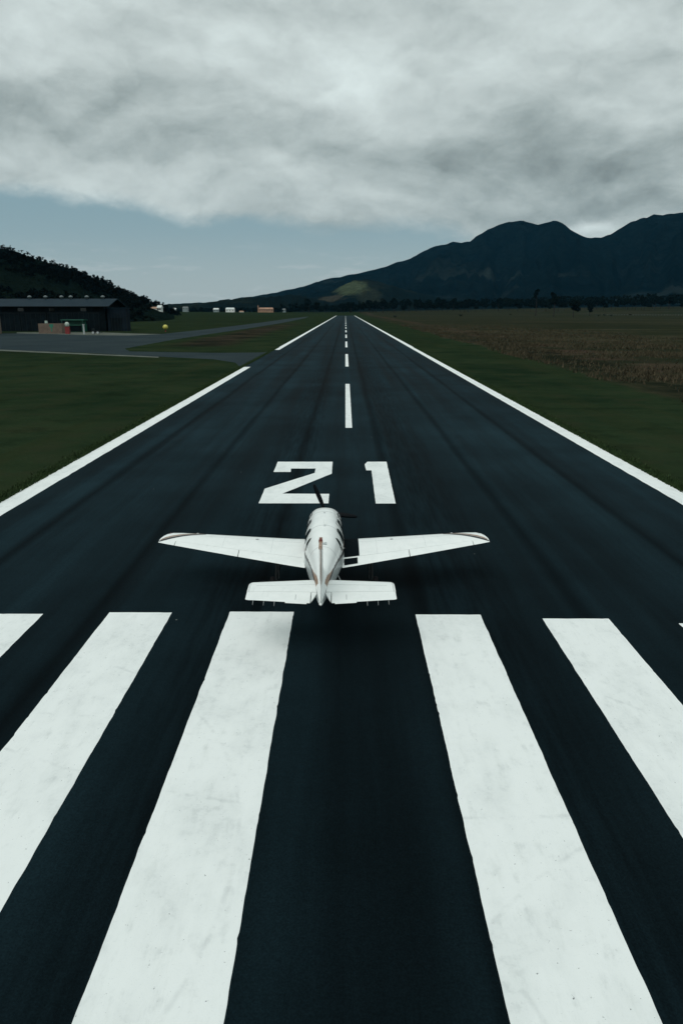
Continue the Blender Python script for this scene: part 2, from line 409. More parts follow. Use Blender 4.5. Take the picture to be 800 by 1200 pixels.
# lifting surfaces
def yt(c, t): return 5*t*(.2969*math.sqrt(c)-.126*c-.3516*c*c+.2843*c**3-.1036*c**4)
class Wing:
    def __init__(s, st, thick, camber, side, inc=0.0):  # st: (x, yLE, yTE, z)
        s.st = st; s.t = thick; s.c = camber; s.side = side; s.inc = inc
    def pt(s, x, c, up=True, off=0.0):
        le = interp(x, [(q[0], q[1]) for q in s.st]); te = interp(x, [(q[0], q[2]) for q in s.st]); z = interp(x, [(q[0], q[3]) for q in s.st])
        ch = le-te; c = min(1, max(0, c))
        zz = s.c*ch*4*c*(1-c) + (1 if up else -1)*yt(c, s.t)*ch + s.inc*ch*(.5-c)
        return (s.side*x, le-ch*c, z+zz+(off if up else -off))
    def body(s, name, x0, x1, c0, c1, m, parent, cl0=None, nx=None):
        xs = sorted(set([x0, x1] + [q[0] for q in s.st if x0 < q[0] < x1] + [x0+(x1-x0)*k/8 for k in range(9)]))
        nc = 14; cs = [c0+(c1-c0)*(1-math.cos(math.pi*k/nc))/2 for k in range(nc+1)]
        v = []; f = []
        for x in xs:
            v += [s.pt(x, c) for c in cs] + [s.pt(x, c, False) for c in reversed(cs)]
        P = 2*(nc+1)
        for j in range(len(xs)-1):
            for k in range(P):
                g = (j*P+k, j*P+(k+1)%P, (j+1)*P+(k+1)%P, (j+1)*P+k); f.append(g if s.side > 0 else g[::-1])
        f.append(tuple(range(P))[::-1]); f.append(tuple(range((len(xs)-1)*P, len(xs)*P)))
        o = mesh(name, v, f, m, parent, True)
        md = o.modifiers.new('e', 'EDGE_SPLIT'); md.split_angle = R(40)
        return o
    def skin(s, name, x0, x1, c0f, c1f, m, parent, off=.004, nx=20, nc=8):
        v = []; f = []
        for i in range(nx+1):
            x = x0+(x1-x0)*i/nx; a, b = c0f(x), c1f(x)
            for j in range(nc+1): v.append(s.pt(x, a+(b-a)*j/nc, True, off))
        for i in range(nx):
            for j in range(nc):
                g = (i*(nc+1)+j, (i+1)*(nc+1)+j, (i+1)*(nc+1)+j+1, i*(nc+1)+j+1); f.append(g)
        return mesh(name, v, f, m, parent, True)
WS = [(.30,2.62,.10,1.00),(.52,2.52,.13,1.02),(.95,2.47,.24,1.05),(2.6,2.45,.72,1.17),(3.6,2.44,1.02,1.245),(4.5,2.42,1.29,1.315),(4.78,2.36,1.36,1.34),(4.93,2.22,1.40,1.355),(5.01,2.03,1.41,1.365),(5.06,1.78,1.41,1.37)]
for s in (1, -1):
    W = Wing(WS, .135, .012, s, .03)
    wg = W.body('wing', .30, 5.06, 0, .765, M['white'], plane)
    W.body('flap', .54, 2.55, .772, 1.0, M['white'], wg)
    W.body('aileron', 2.575, 4.55, .772, 1.0, M['white'], wg)
    W.body('wing_tip', 4.57, 5.06, .767, 1.0, M['white'], wg)
    cf = lambda x: .06 + .50*sm(x, 3.3, 5.3)**1.3
    def cc(x): 
        t = max(0, (x-3.35)/1.71); return .012 + .62*t**2.2
    W.skin('stripe', 3.3, 5.03, lambda x: cc(x), lambda x: min(.99, cc(x)+.012+.10*max(0,(x-3.3)/1.7)), M['gold'], wg)
    W.skin('stripe', 3.75, 5.05, lambda x: cc(x)+.035+.10*max(0,(x-3.3)/1.7), lambda x: min(.995, cc(x)+.06+.22*max(0,(x-3.3)/1.7)), M['dark'], wg)
    # de-icing / landing light fairing on the leading edge, nav light
    p = W.pt(4.05, 0); MB().lathe((p[0], p[1]-.05, p[2]), (0,1,0), [(0,.055),(.08,.05),(.12,.03)], 12).build('landing_light', M['grey'], wg, True)
    p = W.pt(4.86, .04); MB().lathe((p[0], p[1]-.08, p[2]), (0,1,0), [(-.02,.03),(.06,.03),(.12,.012)], 10).build('navigation_light', M['red'] if s < 0 else M['glass'], wg, True)
    # panel lines
    for c in (.30,):
        mb = MB(); xs = [.7+k*.3 for k in range(14)]
        P = [W.pt(x, c, True, .001) for x in xs]
        for a, b in zip(P, P[1:]): mb.tube(a, b, .0022, n=4)
        mb.build('panel_seam', M['grey'], wg)
    for x in (1.6, 3.1):
        mb = MB(); P = [W.pt(x, .03+.73*k/10, True, .001) for k in range(11)]
        for a, b in zip(P, P[1:]): mb.tube(a, b, .0022, n=4)
        mb.build('panel_seam', M['grey'], wg)
    p = W.pt(2.1, .28, True); MB().tube((p[0],p[1],p[2]-.004), (p[0],p[1],p[2]+.012), .05, .045, 14).build('fuel_cap', M['metal'], wg)
    for x in (1.05, 1.9, 2.5, 3.0, 4.1):
        p = W.pt(x, .775, False); MB().box(p[0]-.015,p[0]+.015,p[1]-.12,p[1]+.06,p[2]-.05,p[2]+.01).build('hinge', M['grey'], wg)
    if s > 0:
        W.skin('walkway', .50, .90, lambda x: 0.0, lambda x: .762, M['walk'], wg, .005)
        W.skin('walkway', .90, 1.06, lambda x: .085, lambda x: .762, M['walk'], wg, .005)
        W.skin('walkway', .60, 1.00, lambda x: .80, lambda x: .955, M['walk'], wg, .005)
# wing root fairing
for s in (1, -1):
    v = []; f = []
    ys = [2.75-.2*k for k in range(14)]
    for y in ys:
        w = fs(y)[0]; t = sm(y, .0, .6)*sm(y, 2.8, 2.5)
        v += [(s*(w*.97), y, 1.22+.0*t), (s*(w+.015*t), y, 1.12), (s*(w+.05*t), y, 1.06), (s*(w*.9), y, .9)]
    for j in range(len(ys)-1):
        for k in range(3):
            f.append((j*4+k, j*4+k+1, (j+1)*4+k+1, (j+1)*4+k))
    mesh('root_fairing', v, f, M['white'], fus, True)
# tailplane with elevators
TS = [(.06,-2.06,-3.62,1.43),(.30,-2.07,-3.60,1.43),(1.62,-2.22,-3.42,1.435),(1.76,-2.24,-3.41,1.436),(1.82,-2.28,-3.39,1.437),(1.845,-2.36,-3.34,1.438)]
for s in (1, -1):
    T = Wing(TS, .085, 0, s)
    tp = T.body('tailplane', .06, 1.80, 0, .60, M['white'], plane)
    el = T.body('elevator', .26, 1.84, .612, 1.0, M['white'], tp)
    T.body('elevator_horn', 1.81, 1.845, .05, .60, M['white'], tp)
    # cut-away inner corner
    a0, a1 = T.pt(.24, .62), T.pt(.09, .62); a2 = T.pt(.24, .97)
    zt = a0[2]
    mb = MB(); v = [(a1[0],a1[1],zt-.05),(a0[0],a0[1],zt-.05),(a2[0],a2[1],1.42),(a1[0],a1[1],zt-.002),(a0[0],a0[1],zt-.002),(a2[0],a2[1],1.44)]
    mb.add(v, [(0,1,2),(3,5,4),(0,3,4,1),(1,4,5,2),(2,5,3,0)]); mb.build('elevator_root', M['white'], tp)
    q0, q1 = T.pt(.34, 1.0), T.pt(.86, 1.0)
    mb = MB(); mb.add([(q0[0],q0[1]+.02,q0[2]+.008),(q1[0],q1[1]+.02,q1[2]+.008),(q1[0],q1[1]-.055,q1[2]),(q0[0],q0[1]-.055,q0[2]),
                       (q0[0],q0[1]+.02,q0[2]-.008),(q1[0],q1[1]+.02,q1[2]-.008),(q1[0],q1[1]-.055,q1[2]-.005),(q0[0],q0[1]-.055,q0[2]-.005)],
                      [(0,1,2,3),(7,6,5,4),(0,4,5,1),(1,5,6,2),(2,6,7,3),(3,7,4,0)]); mb.build('trim_tab', M['white'], tp)
    for x in (1.12, 1.38, 1.64):
        p = T.pt(x, 1.0); MB().tube(p, (p[0], p[1]-.15, p[2]-.06), .006, .003, 5).build('static_wick', M['grey'], tp)
    for c in (.30,):
        mb = MB(); P = [T.pt(.15+k*.15, c, True, .001) for k in range(11)]
        for a, b in zip(P, P[1:]): mb.tube(a, b, .003, n=4)
        mb.build('panel_seam', M['grey'], tp)
    p = T.pt(.62, .72); q = T.pt(.62, .9); MB().tube(p, q, .008, n=5).build('trim_rod', M['grey'], tp)
# fin and rudder (vertical sections)
FZ = [(1.56,-1.15,-3.05),(1.66,-1.55,-3.06),(1.80,-2.02,-3.09),(1.95,-2.18,-3.12),(2.3,-2.42,-3.20),(2.65,-2.66,-3.28),(2.78,-2.76,-3.30),(2.84,-2.88,-3.30)]
def vert(name, prof, th, m, parent, mats=None, idxf=None):
    v = []; f = []; idx = []; n = 10
    for (z, a, b) in prof:
        cs = [k/n for k in range(n+1)]
        v += [( th(z, a+(b-a)*c), a+(b-a)*c, z) for c in cs] + [(-th(z, a+(b-a)*c), a+(b-a)*c, z) for c in reversed(cs)]
    P = 2*(n+1)
    for j in range(len(prof)-1):
        for k in range(P):
            f.append((j*P+k, j*P+(k+1)%P, (j+1)*P+(k+1)%P, (j+1)*P+k)); idx.append(idxf(prof[j][0], k) if idxf else 0)
    f.append(tuple(range(P))[::-1]); f.append(tuple(range((len(prof)-1)*P, len(prof)*P))); idx += [0, 0]
    return mesh(name, v, f, mats or m, parent, True, idx)
def fth(z, y):
    le = interp(z, [(q[0], q[1]) for q in FZ]); te = interp(z, [(1.5,-3.95),(2.84,-3.62)])
    c = min(1, max(0, (le-y)/(le-te))); return max(.003, yt(c, .075)*1.2 if le-te > 0 else .003)
fin = vert('fin', FZ, fth, M['white'], plane)
RZ = [(1.42,-3.60,-3.76),(1.5,-3.10,-3.79),(1.58,-3.075,-3.80),(1.9,-3.12,-3.80),(2.3,-3.21,-3.79),(2.7,-3.30,-3.70),(2.84,-3.31,-3.64)]
rd = vert('rudder', RZ, fth, M['white'], fin, [M['white'], M['gold'], M['dark']], lambda z, k: 1 if z > 1.85 and 3 < k % 11 < 8 else 0)
MB().lathe((0,-3.2,2.83), (0,0,1), [(0,.05),(.05,.05),(.10,.03),(.12,.008)], 14).build('beacon', M['red'], fin, True)
mb = MB(); mb.add([(x, y, z) for x in (-.038,.038) for (y, z) in ((-2.74,2.70),(-3.64,2.80),(-3.62,2.87),(-2.9,2.87))], [(0,1,2,3),(7,6,5,4),(0,4,5,1),(1,5,6,2),(2,6,7,3),(3,7,4,0)])
mb.build('fin_cap', M['gold'], fin)
MB().lathe((0,-3.74,1.47), (0,-1,0), [(0,.035),(.05,.03),(.08,.01)], 10).build('tail_light', M['white'], fin, True)
# tail cone stripes meet under the tailplane
# propeller
pr = MB().lathe((0,4.84,1.32), (0,1,0), [(0,.19),(.10,.185),(.22,.14),(.32,.07),(.38,.015)], 24).build('propeller', M['white'], plane, True)
def blade(ang):
    c, s = math.cos(R(ang)), math.sin(R(ang)); v = []; f = []
    rs = [(.10,.035,.6),(.25,.06,.55),(.45,.085,.42),(.7,.085,.3),(.9,.07,.22),(1.06,.05,.2),(1.12,.015,.2)]
    for r, w, tw in rs:
        for (u, t) in ((-1,0),(-.4,.22),(.5,.18),(1,0),(.5,-.1),(-.4,-.12)):
            a = u*w; b = t*w*.9; du = a*math.cos(tw)-b*math.sin(tw); dy = a*math.sin(tw)+b*math.cos(tw)
            v.append((c*r - s*du, 4.97+dy, 1.32 + s*r + c*du))
    for j in range(len(rs)-1):
        for k in range(6): f.append((j*6+k, j*6+(k+1)%6, (j+1)*6+(k+1)%6, (j+1)*6+k))
    f.append((5,4,3,2,1,0)); f.append(tuple(range((len(rs)-1)*6, len(rs)*6)))
    mesh('blade', v, f, M['blade'], pr, True)
for a in (112, -8, 232): blade(a)
# landing gear
def wheel(c, r, w, parent):
    wh = MB().lathe((c[0]-w/2, c[1], c[2]), (1,0,0), [(0,r*.8),(.02,r*.95),(w*.3,r),(w*.7,r),(w-.02,r*.95),(w,r*.8)], 24).build('wheel', M['rubber'], parent, True)
    MB().lathe((c[0]-w/2-.005, c[1], c[2]), (1,0,0), [(0,r*.45),(w+.01,r*.45)], 16).build('rim', M['frame0'], parent)
for s in (1, -1):
    g = MB().tube((s*1.42,.95,1.0),(s*1.46,.95,.24),.04,.035).tube((s*1.46,.95,.24),(s*1.56,.95,.2),.025).tube((s*1.15,.95,.98),(s*1.45,.95,.5),.018).build('main_gear', M['frame0'], plane)
    wheel((s*1.56,.95,.205), .205, .15, g)
    MB().box(s*1.36-.01,s*1.36+.01,.75,1.15,.42,.95).build('gear_door', M['frame0'], g)
g = MB().tube((0,4.15,.85),(0,4.2,.22),.04,.03).tube((-.09,4.22,.2),(.09,4.22,.2),.02).build('nose_gear', M['frame0'], plane)
wheel((0,4.22,.18), .18, .12, g)
# boarding step behind the right wing
MB().tube((.42,-.15,.86),(.63,-.42,.50),.014).tube((.58,-.42,.49),(.76,-.42,.49),.02).build('boarding_step', M['grey'], plane)
MB().tube((.565,.55,1.42),(.60,.42,1.50),.012).build('grab_handle', M['metal'], plane)

# ------------------------------------------------------------------ vegetation kit
def quads_object(name, C, N, S, mats, parent=None, idx=None):
    """one mesh of many small tilted leaf-clump quads: centres C, sizes S"""
    n = len(C)
    d1 = rng.normal(size=(n,3)); d1 /= np.linalg.norm(d1, axis=1)[:,None]
    d2 = np.cross(d1, rng.normal(size=(n,3))); d2 /= np.linalg.norm(d2, axis=1)[:,None]
    s = S[:,None]; V = np.stack([C-d1*s-d2*s*.7, C+d1*s-d2*s*.5, C+d1*s*.8+d2*s, C-d1*s*.7+d2*s*.8], 1).reshape(-1,3)
    me = bpy.data.meshes.new(name); me.vertices.add(4*n); me.vertices.foreach_set('co', V.astype(np.float32).ravel())
    me.loops.add(4*n); me.loops.foreach_set('vertex_index', np.arange(4*n, dtype=np.int32))
    me.polygons.add(n); me.polygons.foreach_set('loop_start', np.arange(0,4*n,4, dtype=np.int32))
    try: me.polygons.foreach_set('loop_total', np.full(n,4, dtype=np.int32))
    except Exception: pass
    me.update(calc_edges=True); me.validate()
    return link(name, me, mats, parent)
def leaf_mat(name, a, b_, sc=.25):
    m, b, n = new_mat(name, a, 1, .0)
    p = n.pos(); f = n.noise(p, sc, 4, .7); g = n.noise(p, sc*.12, 3, .6)
    n._in(b.inputs['Base Color'], n.mix(n.m('MULTIPLY', n.ss(f, .25, .75), n.ss(g, .3, .7, .5, 1.0)), a, b_))
    return m
M['leaf'] = leaf_mat('dark_foliage', (.004,.008,.008), (.011,.019,.015))
M['leaf2'] = leaf_mat('hill_foliage', (.0035,.0055,.0060), (.008,.013,.011), .15)
M['bark'] = mottled('bark', (.03,.026,.024), .3, 1, .9, .1)
def crown_points(n, rx, rz, lobes):
    ls = []
    for k in range(lobes):
        a = random.uniform(0, 6.28); r = random.uniform(.1, .62)
        ls.append((r*math.cos(a)*rx, r*math.sin(a)*rx, random.uniform(-.55,.62)*rz, random.uniform(.28,.5)*rx))
    out = np.zeros((n,3))
    L = np.array(ls)[rng.integers(0, lobes, n)]
    d = rng.normal(size=(n,3)); d /= np.linalg.norm(d, axis=1)[:,None]; rad = L[:,3]*rng.uniform(.55,1.08,n)
    out = L[:,:3] + d*rad[:,None]*np.array([1,1,.75]); return out
def make_tree(name, h, rx, tall=.7, n=900, lobes=9, mat='leaf'):
    r = empty(name); rz = h*tall/2
    mb = MB(); p = Vector((0,0,-.5)); 
    for k in range(4):
        q = p + Vector((random.uniform(-.3,.3), random.uniform(-.3,.3), h*.19)); mb.tube(p, q, .4*(1-.2*k)*h/20, .4*(.8-.2*k)*h/20, 6); p = q
    for k in range(5):
        a = k*1.3; z0 = h*(.35+.07*k); mb.tube((0,0,z0), (math.cos(a)*rx*.5, math.sin(a)*rx*.5, z0+h*.16), .13, .04, 5)
    mb.build('trunk', M['bark'], r)
    C = crown_points(n, rx, rz, lobes) + np.array([0,0,h-rz*1.05])
    quads_object('crown', C, None, rng.uniform(.35,.95,n)*h/20, M[mat], r)
    return r
def copy_tree(o):
    c = o.copy(); COL.objects.link(c)
    for ch in o.children:
        d = ch.copy(); COL.objects.link(d); d.parent = c
    return c
def wood(name, places, mat, quads, label, cat):
    """a wood that reads as one mass: places = (x, y, z, height, radius)"""
    Cs = []; Ss = []
    for (x, y, z, h, r) in places:
        k = quads; lob = random.randint(3, 6); c = crown_points(k, r, h*.42, lob)
        c[:,2] = np.maximum(c[:,2], -h*.55); Cs.append(c + np.array([x, y, z+h*.55])); Ss.append(rng.uniform(.10,.22,k)*r)
    return tag(quads_object(name, np.concatenate(Cs), None, np.concatenate(Ss), M[mat]), label, cat, None, 'stuff')

# ------------------------------------------------------------------ hills
def ridge_fn(pix, Rd):
    pts = []
    for px, py in pix:
        d = ray(px, py); pts.append((math.atan2(d[0], d[1]), d[2]/math.hypot(d[0], d[1])))
    return lambda az: interp(az, pts)
def hill(name, pix, Rc, r0, r1, na, nr, mat, spur=.35, jag=.004, az0=None, az1=None, freq=14, power=1.25, seed=0, rough=60):
    el = ridge_fn(pix, Rc)
    a0 = az0 if az0 is not None else math.atan2(*ray(*pix[0])[:2]); a1 = az1 if az1 is not None else math.atan2(*ray(*pix[-1])[:2])
    v = []; 
    for i in range(na+1):
        az = a0+(a1-a0)*i/na
        Rr = Rc*(1+.05*frac(az*6, seed, 0, 3)); top = H + el(az)*Rr
        top += Rr*jag*.5*frac(az*rough, seed+3, 0, 4)
        for j in range(nr+1):
            t = j/nr; r = r0+(r1-r0)*t
            if r <= Rr: u = (r-r0)/(Rr-r0); base = u**power
            else: u = 1-(r-Rr)/(r1-Rr)*.999; base = u**.9
            env = 4*u*(1-u)
            sp = frac(az*freq, r/Rc*1.6, seed+7, 5); sp2 = abs(frac(az*freq*2.1, r/Rc*2.4, seed+17, 5))
            z = top*base*(1 + env*(spur*sp - spur*.95*sp2*1.2)) 
            z = min(z, top*(r/Rr)*.985) if r < Rr*.99 else z
            v.append((r*math.sin(az), r*math.cos(az), z-3))
    W = nr+1
    f = [(i*W+j, i*W+j+1, (i+1)*W+j+1, (i+1)*W+j) for i in range(na) for j in range(nr)]
    o = mesh(name, v, f, mat, smooth=True); tag(o, kind='structure'); return o, v
def mountain_mat(name, lo, hi, clear, cl_amt=.5, patch=None):
    m, b, n = new_mat(name, lo, 1, .0)
    p = n.pos(); f = n.noise(p, .012, 6, .65); g = n.noise(p, .0022, 5, .6, .6); h = n.noise(p, .045, 4, .7)
    c = n.mix(n.m('MULTIPLY', n.ss(f, .25, .75), n.ss(g, .3, .65, .45, 1.0)), lo, hi)
    X, Y, Z = n.sep(p)
    low = n.ss(Z, 420.0, 120.0)
    c = n.mix(n.m('MULTIPLY', n.m('MULTIPLY', n.ss(g, .56, .64), low), cl_amt), c, clear)
    if patch:
        for (cx, cy, cz, rx_, col, amt) in patch:
            d = n.vm('LENGTH', n.vm('DIVIDE', n.vm('SUBTRACT', p, n.comb(cx, cy, cz)), n.comb(*rx_)))
            k = n.ss(n.m('ADD', d, n.m('MULTIPLY', n.m('SUBTRACT', f, .5), 1.6)), 1.1, .55)
            c = n.mix(n.m('MULTIPLY', k, amt), c, n.mix(n.ss(h, .35, .7), col, tuple(q*.45 for q in col)))
    n._in(b.inputs['Base Color'], c)
    n._in(b.inputs['Normal'], n.bump(n.m('ADD', f, h), .9, 40))
    return m
# main range
pix_main = [(-300,362),(180,357),(250,353),(300,346),(350,336.5),(380,327),(417,320),(448,313),(474,303.5),(506,289),(530,281),(548,282.5),(564,272),(582,261.5),(597,256.5),(611,255),(622,258),(630,261.5),(640,258.5),(650,257),(660,261),(670,268),(682,275),(692,278),(704,276.5),(716,273.6),(742,257),(768,249.5),(800,248),(850,252),(900,262),(1000,250),(1150,280),(1400,310)]
def P3(px, py, Y): return at(px, py, Y)
mp = []
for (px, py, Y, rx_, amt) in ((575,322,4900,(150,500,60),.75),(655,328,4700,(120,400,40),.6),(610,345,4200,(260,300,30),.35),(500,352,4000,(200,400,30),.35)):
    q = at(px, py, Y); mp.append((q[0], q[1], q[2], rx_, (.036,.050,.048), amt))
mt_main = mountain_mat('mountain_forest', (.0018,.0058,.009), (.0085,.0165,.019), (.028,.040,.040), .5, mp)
hill('mountains', pix_main, 6200, 3300, 9500, 420, 90, mt_main, .55, .0018, freq=13, seed=2, rough=70)
# nearer pasture hill left of centre; patches mix paler grass with painted sunlight
pix_b = [(250,358),(300,355),(345,350.5),(368,349),(385,341),(400,333.5),(415,328),(428,325.5),(445,329),(470,337),(505,346),(560,353),(640,356),(760,359)]
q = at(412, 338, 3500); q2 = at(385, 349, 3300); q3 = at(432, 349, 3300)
mt_b = mountain_mat('sunlit_pasture_hill', (.004,.009,.011), (.009,.016,.015), (.03,.035,.025), .3,
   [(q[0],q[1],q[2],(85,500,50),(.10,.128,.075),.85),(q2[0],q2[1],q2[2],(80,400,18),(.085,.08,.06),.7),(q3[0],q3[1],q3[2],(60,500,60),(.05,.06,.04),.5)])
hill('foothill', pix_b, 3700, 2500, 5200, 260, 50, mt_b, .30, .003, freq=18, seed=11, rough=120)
# low wooded hills behind the village
pix_c = [(-200,350),(60,352),(150,355),(186,356.5),(204,355),(225,354.5),(245,353),(262,350),(290,348),(318,345.5),(335,344),(352,345),(372,350),(400,355),(440,359)]
mt_c = mountain_mat('wooded_hill', (.005,.010,.011), (.010,.017,.016), (.022,.03,.02), .5)
hill('hills', pix_c, 2900, 2250, 3900, 200, 40, mt_c, .3, .004, freq=30, seed=21, rough=200)
# wooded hill on the left behind the hangar
pix_d = [(-700,200),(-400,215),(-200,240),(-60,272),(0,287.5),(18,291),(36,298),(60,306),(87,313),(99,319),(117,325),(135,335),(156,344),(177,352),(192,360),(204,366)]
mt_d = mountain_mat('hill_grass', (.0045,.0095,.0085), (.008,.0145,.0105), (.008,.015,.009), .3)
_, hv = hill('hillside', pix_d, 980, 560, 1500, 180, 60, mt_d, .12, .001, freq=10, seed=31, rough=60, power=1.0)
hv = np.array(hv)
places = []
el_d = ridge_fn(pix_d, 980)
W = 61; AZL = math.atan2(*ray(169, 364)[:2])
while len(places) < 5600:
    i = random.randrange(0, 181); j = random.randrange(1, 48) if random.random() < .7 else random.randrange(18, 34)
    x, y, z = hv[i*W+j]; 
    if z < -1.5 or (math.atan2(x, y) > AZL and math.hypot(x, y) < 930): continue
    x += random.uniform(-8,8); y += random.uniform(-9,9)
    # the meadow on the near slope stays open
    rel = (z+3)/max(1., hv[i*W:(i+1)*W,2].max()+3)
    az = math.degrees(math.atan2(x, y))
    if .36 + .07*frac(x*.01, y*.01, 2, 3) < rel < .58+.08*frac(x*.013, y*.01, 5, 3) and az < -17.5 and j < 30: continue
    if az < -34 and random.random() < .5: continue
    h = random.uniform(5, 9); 
    if rel > .9: h = random.uniform(3.5, 6)
    places.append((x, y, z-1.5, h, h*random.uniform(.38,.6)))
wood('woodland', places, 'leaf2', 64, 'dark woodland covering the hill behind the hangar', 'woodland')

# ------------------------------------------------------------------ tree belt beyond the far fields
places = []
for k in range(620):
    px = random.uniform(330, 900); Y = random.uniform(1720, 2050)
    d = ray(px, 364); x = d[0]/d[1]*Y
    hh = 25 + 8*frac(x*.006, 3.3, 0, 3) + (6 if px > 420 else -3) + random.uniform(-4, 5)
    places.append((x, Y, G(x, Y)-1, max(9, hh), random.uniform(6, 10)))
for k in range(60):
    px = random.uniform(160, 205); Y = random.uniform(1960, 2060); d = ray(px, 364); x = d[0]/d[1]*Y
    places.append((x, Y, G(x, Y)-1, random.uniform(.8,1.1)*(28-16*sm(px,168,205)), random.uniform(6, 9)))
for k in range(260):
    px = random.uniform(186, 345); Y = random.uniform(2060, 2250)
    d = ray(px, 364); x = d[0]/d[1]*Y
    places.append((x, Y, G(x, Y)-1, random.uniform(7, 15), random.uniform(5, 8)))
wood('tree_belt', places, 'leaf', 90, 'dark continuous belt of trees across the plain beyond the runway end', 'woodland')
protos = [make_tree('broadleaf_tree', 17, 6.5), make_tree('broadleaf_tree', 14, 6), make_tree('broadleaf_tree', 19, 5.5, .75)]
used = [False]*3
for k in range(84):
    px = 352 + k*5.6 + random.uniform(-2.5, 2.5); Y = random.uniform(1560, 1700)
    if px > 800: px = random.uniform(700, 815)
    d = ray(px, 364); x = d[0]/d[1]*Y
    i = k % 3; o = protos[i] if not used[i] else copy_tree(protos[i]); used[i] = True
    s = random.uniform(.9, 1.75); o.location = (x, Y, G(x, Y)); o.scale = (s*random.uniform(.9,1.3), s, s); o.rotation_euler.z = random.uniform(0, 6)
    tag(o, 'dark tree in the front row of the belt beyond the fields', 'tree', 'trees in front of the belt')
# tall single trees standing in the right-hand field
def solo(px, rowb, rowt, rx, label, tall, n=900, lobes=8):
    x, y = gp(px, rowb); t = at(px, rowt, y); h = t[2]
    o = make_tree('tall_tree', h, rx, tall, n, lobes); o.location = (x, y, 0); tag(o, label, 'tree', 'single trees in the right field'); return o
solo(627, 370.5, 336, 4.2, 'tall slender dark tree standing in the field, leftmost of the four single trees', .45, 500, 6)
solo(648, 371.5, 340, 5.5, 'tallest dark tree with a bare lower trunk, second from left of the four single trees', .62, 700, 8)
solo(671, 372, 347, 8.5, 'wide round dark tree, third from left of the four single trees in the field', .8, 1100, 10)
solo(690, 370.5, 353, 5.5, 'smallest rounded dark tree, rightmost of the four single trees in the field', .8, 600, 7)
# field bushes
bush_t = make_tree('bush', 3.2, 2.2, .95, 300, 5)
for k, (px, row) in enumerate([(701,370.8),(708,370.6),(716,371),(598,369.5),(540,371.5),(738,370),(463,372.5)]):
    x, y = gp(px, row); o = bush_t if k == 0 else copy_tree(bush_t); o.location = (x, y, 0); s = random.uniform(.7,1.3); o.scale = (s*1.4, s, s)
    tag(o, 'low dark bush in the brown field right of the runway', 'bush', 'bushes in the right field')

# grass tufts: the runway verge and the tall brown grass
def tufts(name, C, hmin, hmax, mat, label, w=.05):
    n = len(C); C = np.array(C); a = rng.uniform(0, 6.28, n); h = rng.uniform(hmin, hmax, n); lean = rng.normal(0, .35, (n,2))*h[:,None]
    dx = np.stack([np.cos(a), np.sin(a), np.zeros(n)], 1)*(w*(.6+rng.random(n)))[:,None]
    tip = C + np.stack([lean[:,0], lean[:,1], h], 1)
    V = np.stack([C-dx, C+dx, tip], 1).reshape(-1,3)
    me = bpy.data.meshes.new(name); me.vertices.add(3*n); me.vertices.foreach_set('co', V.astype(np.float32).ravel())
    me.loops.add(3*n); me.loops.foreach_set('vertex_index', np.arange(3*n, dtype=np.int32))
    me.polygons.add(n); me.polygons.foreach_set('loop_start', np.arange(0,3*n,3, dtype=np.int32)); me.update(calc_edges=True); me.validate()
    return tag(link(name, me, mat), label, 'grass', None, 'stuff')
M['blades'] = leaf_mat('grass_blades', (.022,.042,.018), (.05,.075,.032), 1.5)
M['dry'] = leaf_mat('dry_grass', (.040,.042,.027), (.095,.074,.048), .3)
C = []
for k in range(52000):
    y = 24 + 150*random.random()**1.7; s = random.choice((-1, 1))
    C.append(((RX1 if s > 0 else RX0) + s*(abs(random.gauss(0, .35)) - .24), y, 0))
tufts('verge_grass', C, .05, .16, M['blades'], 'short green grass fringing the painted runway edges', .03)
C = []
while len(C) < 36000:
    y = 45 + 420*random.random()**1.6; x = 31 + 70*random.random()**1.8
    e = frac(x*.05, y*.03, 4, 4)
    q = x + 6*frac(y*.03, 2, 0, 3) - 31
    if q < random.random()**2*7 or y > 300 and random.random() < (y-300)/160: continue
    if frac(x*.09, y*.022, 9, 3) < -.12 and random.random() < .7: continue
    if e < -.05 and random.random() < .8: continue
    C.append((x, y, 0))
tufts('dry_grass', C, .2, .75, M['dry'], 'tall brown dry grass on the right beyond the mown strip', .10)

# ------------------------------------------------------------------ hangar and things round it
M['hroof'] = None
def roof_mat():
    m, b, n = new_mat('corrugated_roof', (.03,.05,.06), .7, .08)
    o = n.objc(); X, Y, Z = n.sep(o)
    w = n.m('SINE', n.m('MULTIPLY', X, 12.0)); f = n.noise(o, .2, 5, .65)
    n._in(b.inputs['Base Color'], n.mix(n.ss(f, .3, .7), (.007,.019,.030), (.013,.027,.038)))
    n._in(b.inputs['Normal'], n.bump(w, .5, .05)); return m
M['hroof'] = roof_mat()
M['hwall'] = mottled('dark_cladding', (.004,.008,.010), .3, .3, .8, .05)
M['hdoor'] = mottled('door_panel', (.005,.010,.013), .3, .4, .8, .05)
M['frame'] = mottled('steel_frame', (.012,.018,.020), .2, 1, .7, .1)
M['hannex'] = mottled('annex_cladding', (.008,.015,.022), .25, .3, .8, .05)
M['skyl'] = mottled('pale_vent', (.13,.16,.16), .15, 1, .5)
hx1, hy = gp(125, 388.2)
hg = empty('hangar', (hx1, hy, 0), R(-2.0)); Lh = 74
tag(hg, 'long dark hangar with a shallow blue-grey metal roof below the wooded hill', 'hangar')
D = 20; EV = 10.0; RG = 13.0
mb = MB(); mb.box(-Lh,0,0,.3,0,EV-.02).box(-Lh,0,D-.3,D,0,EV-.02)
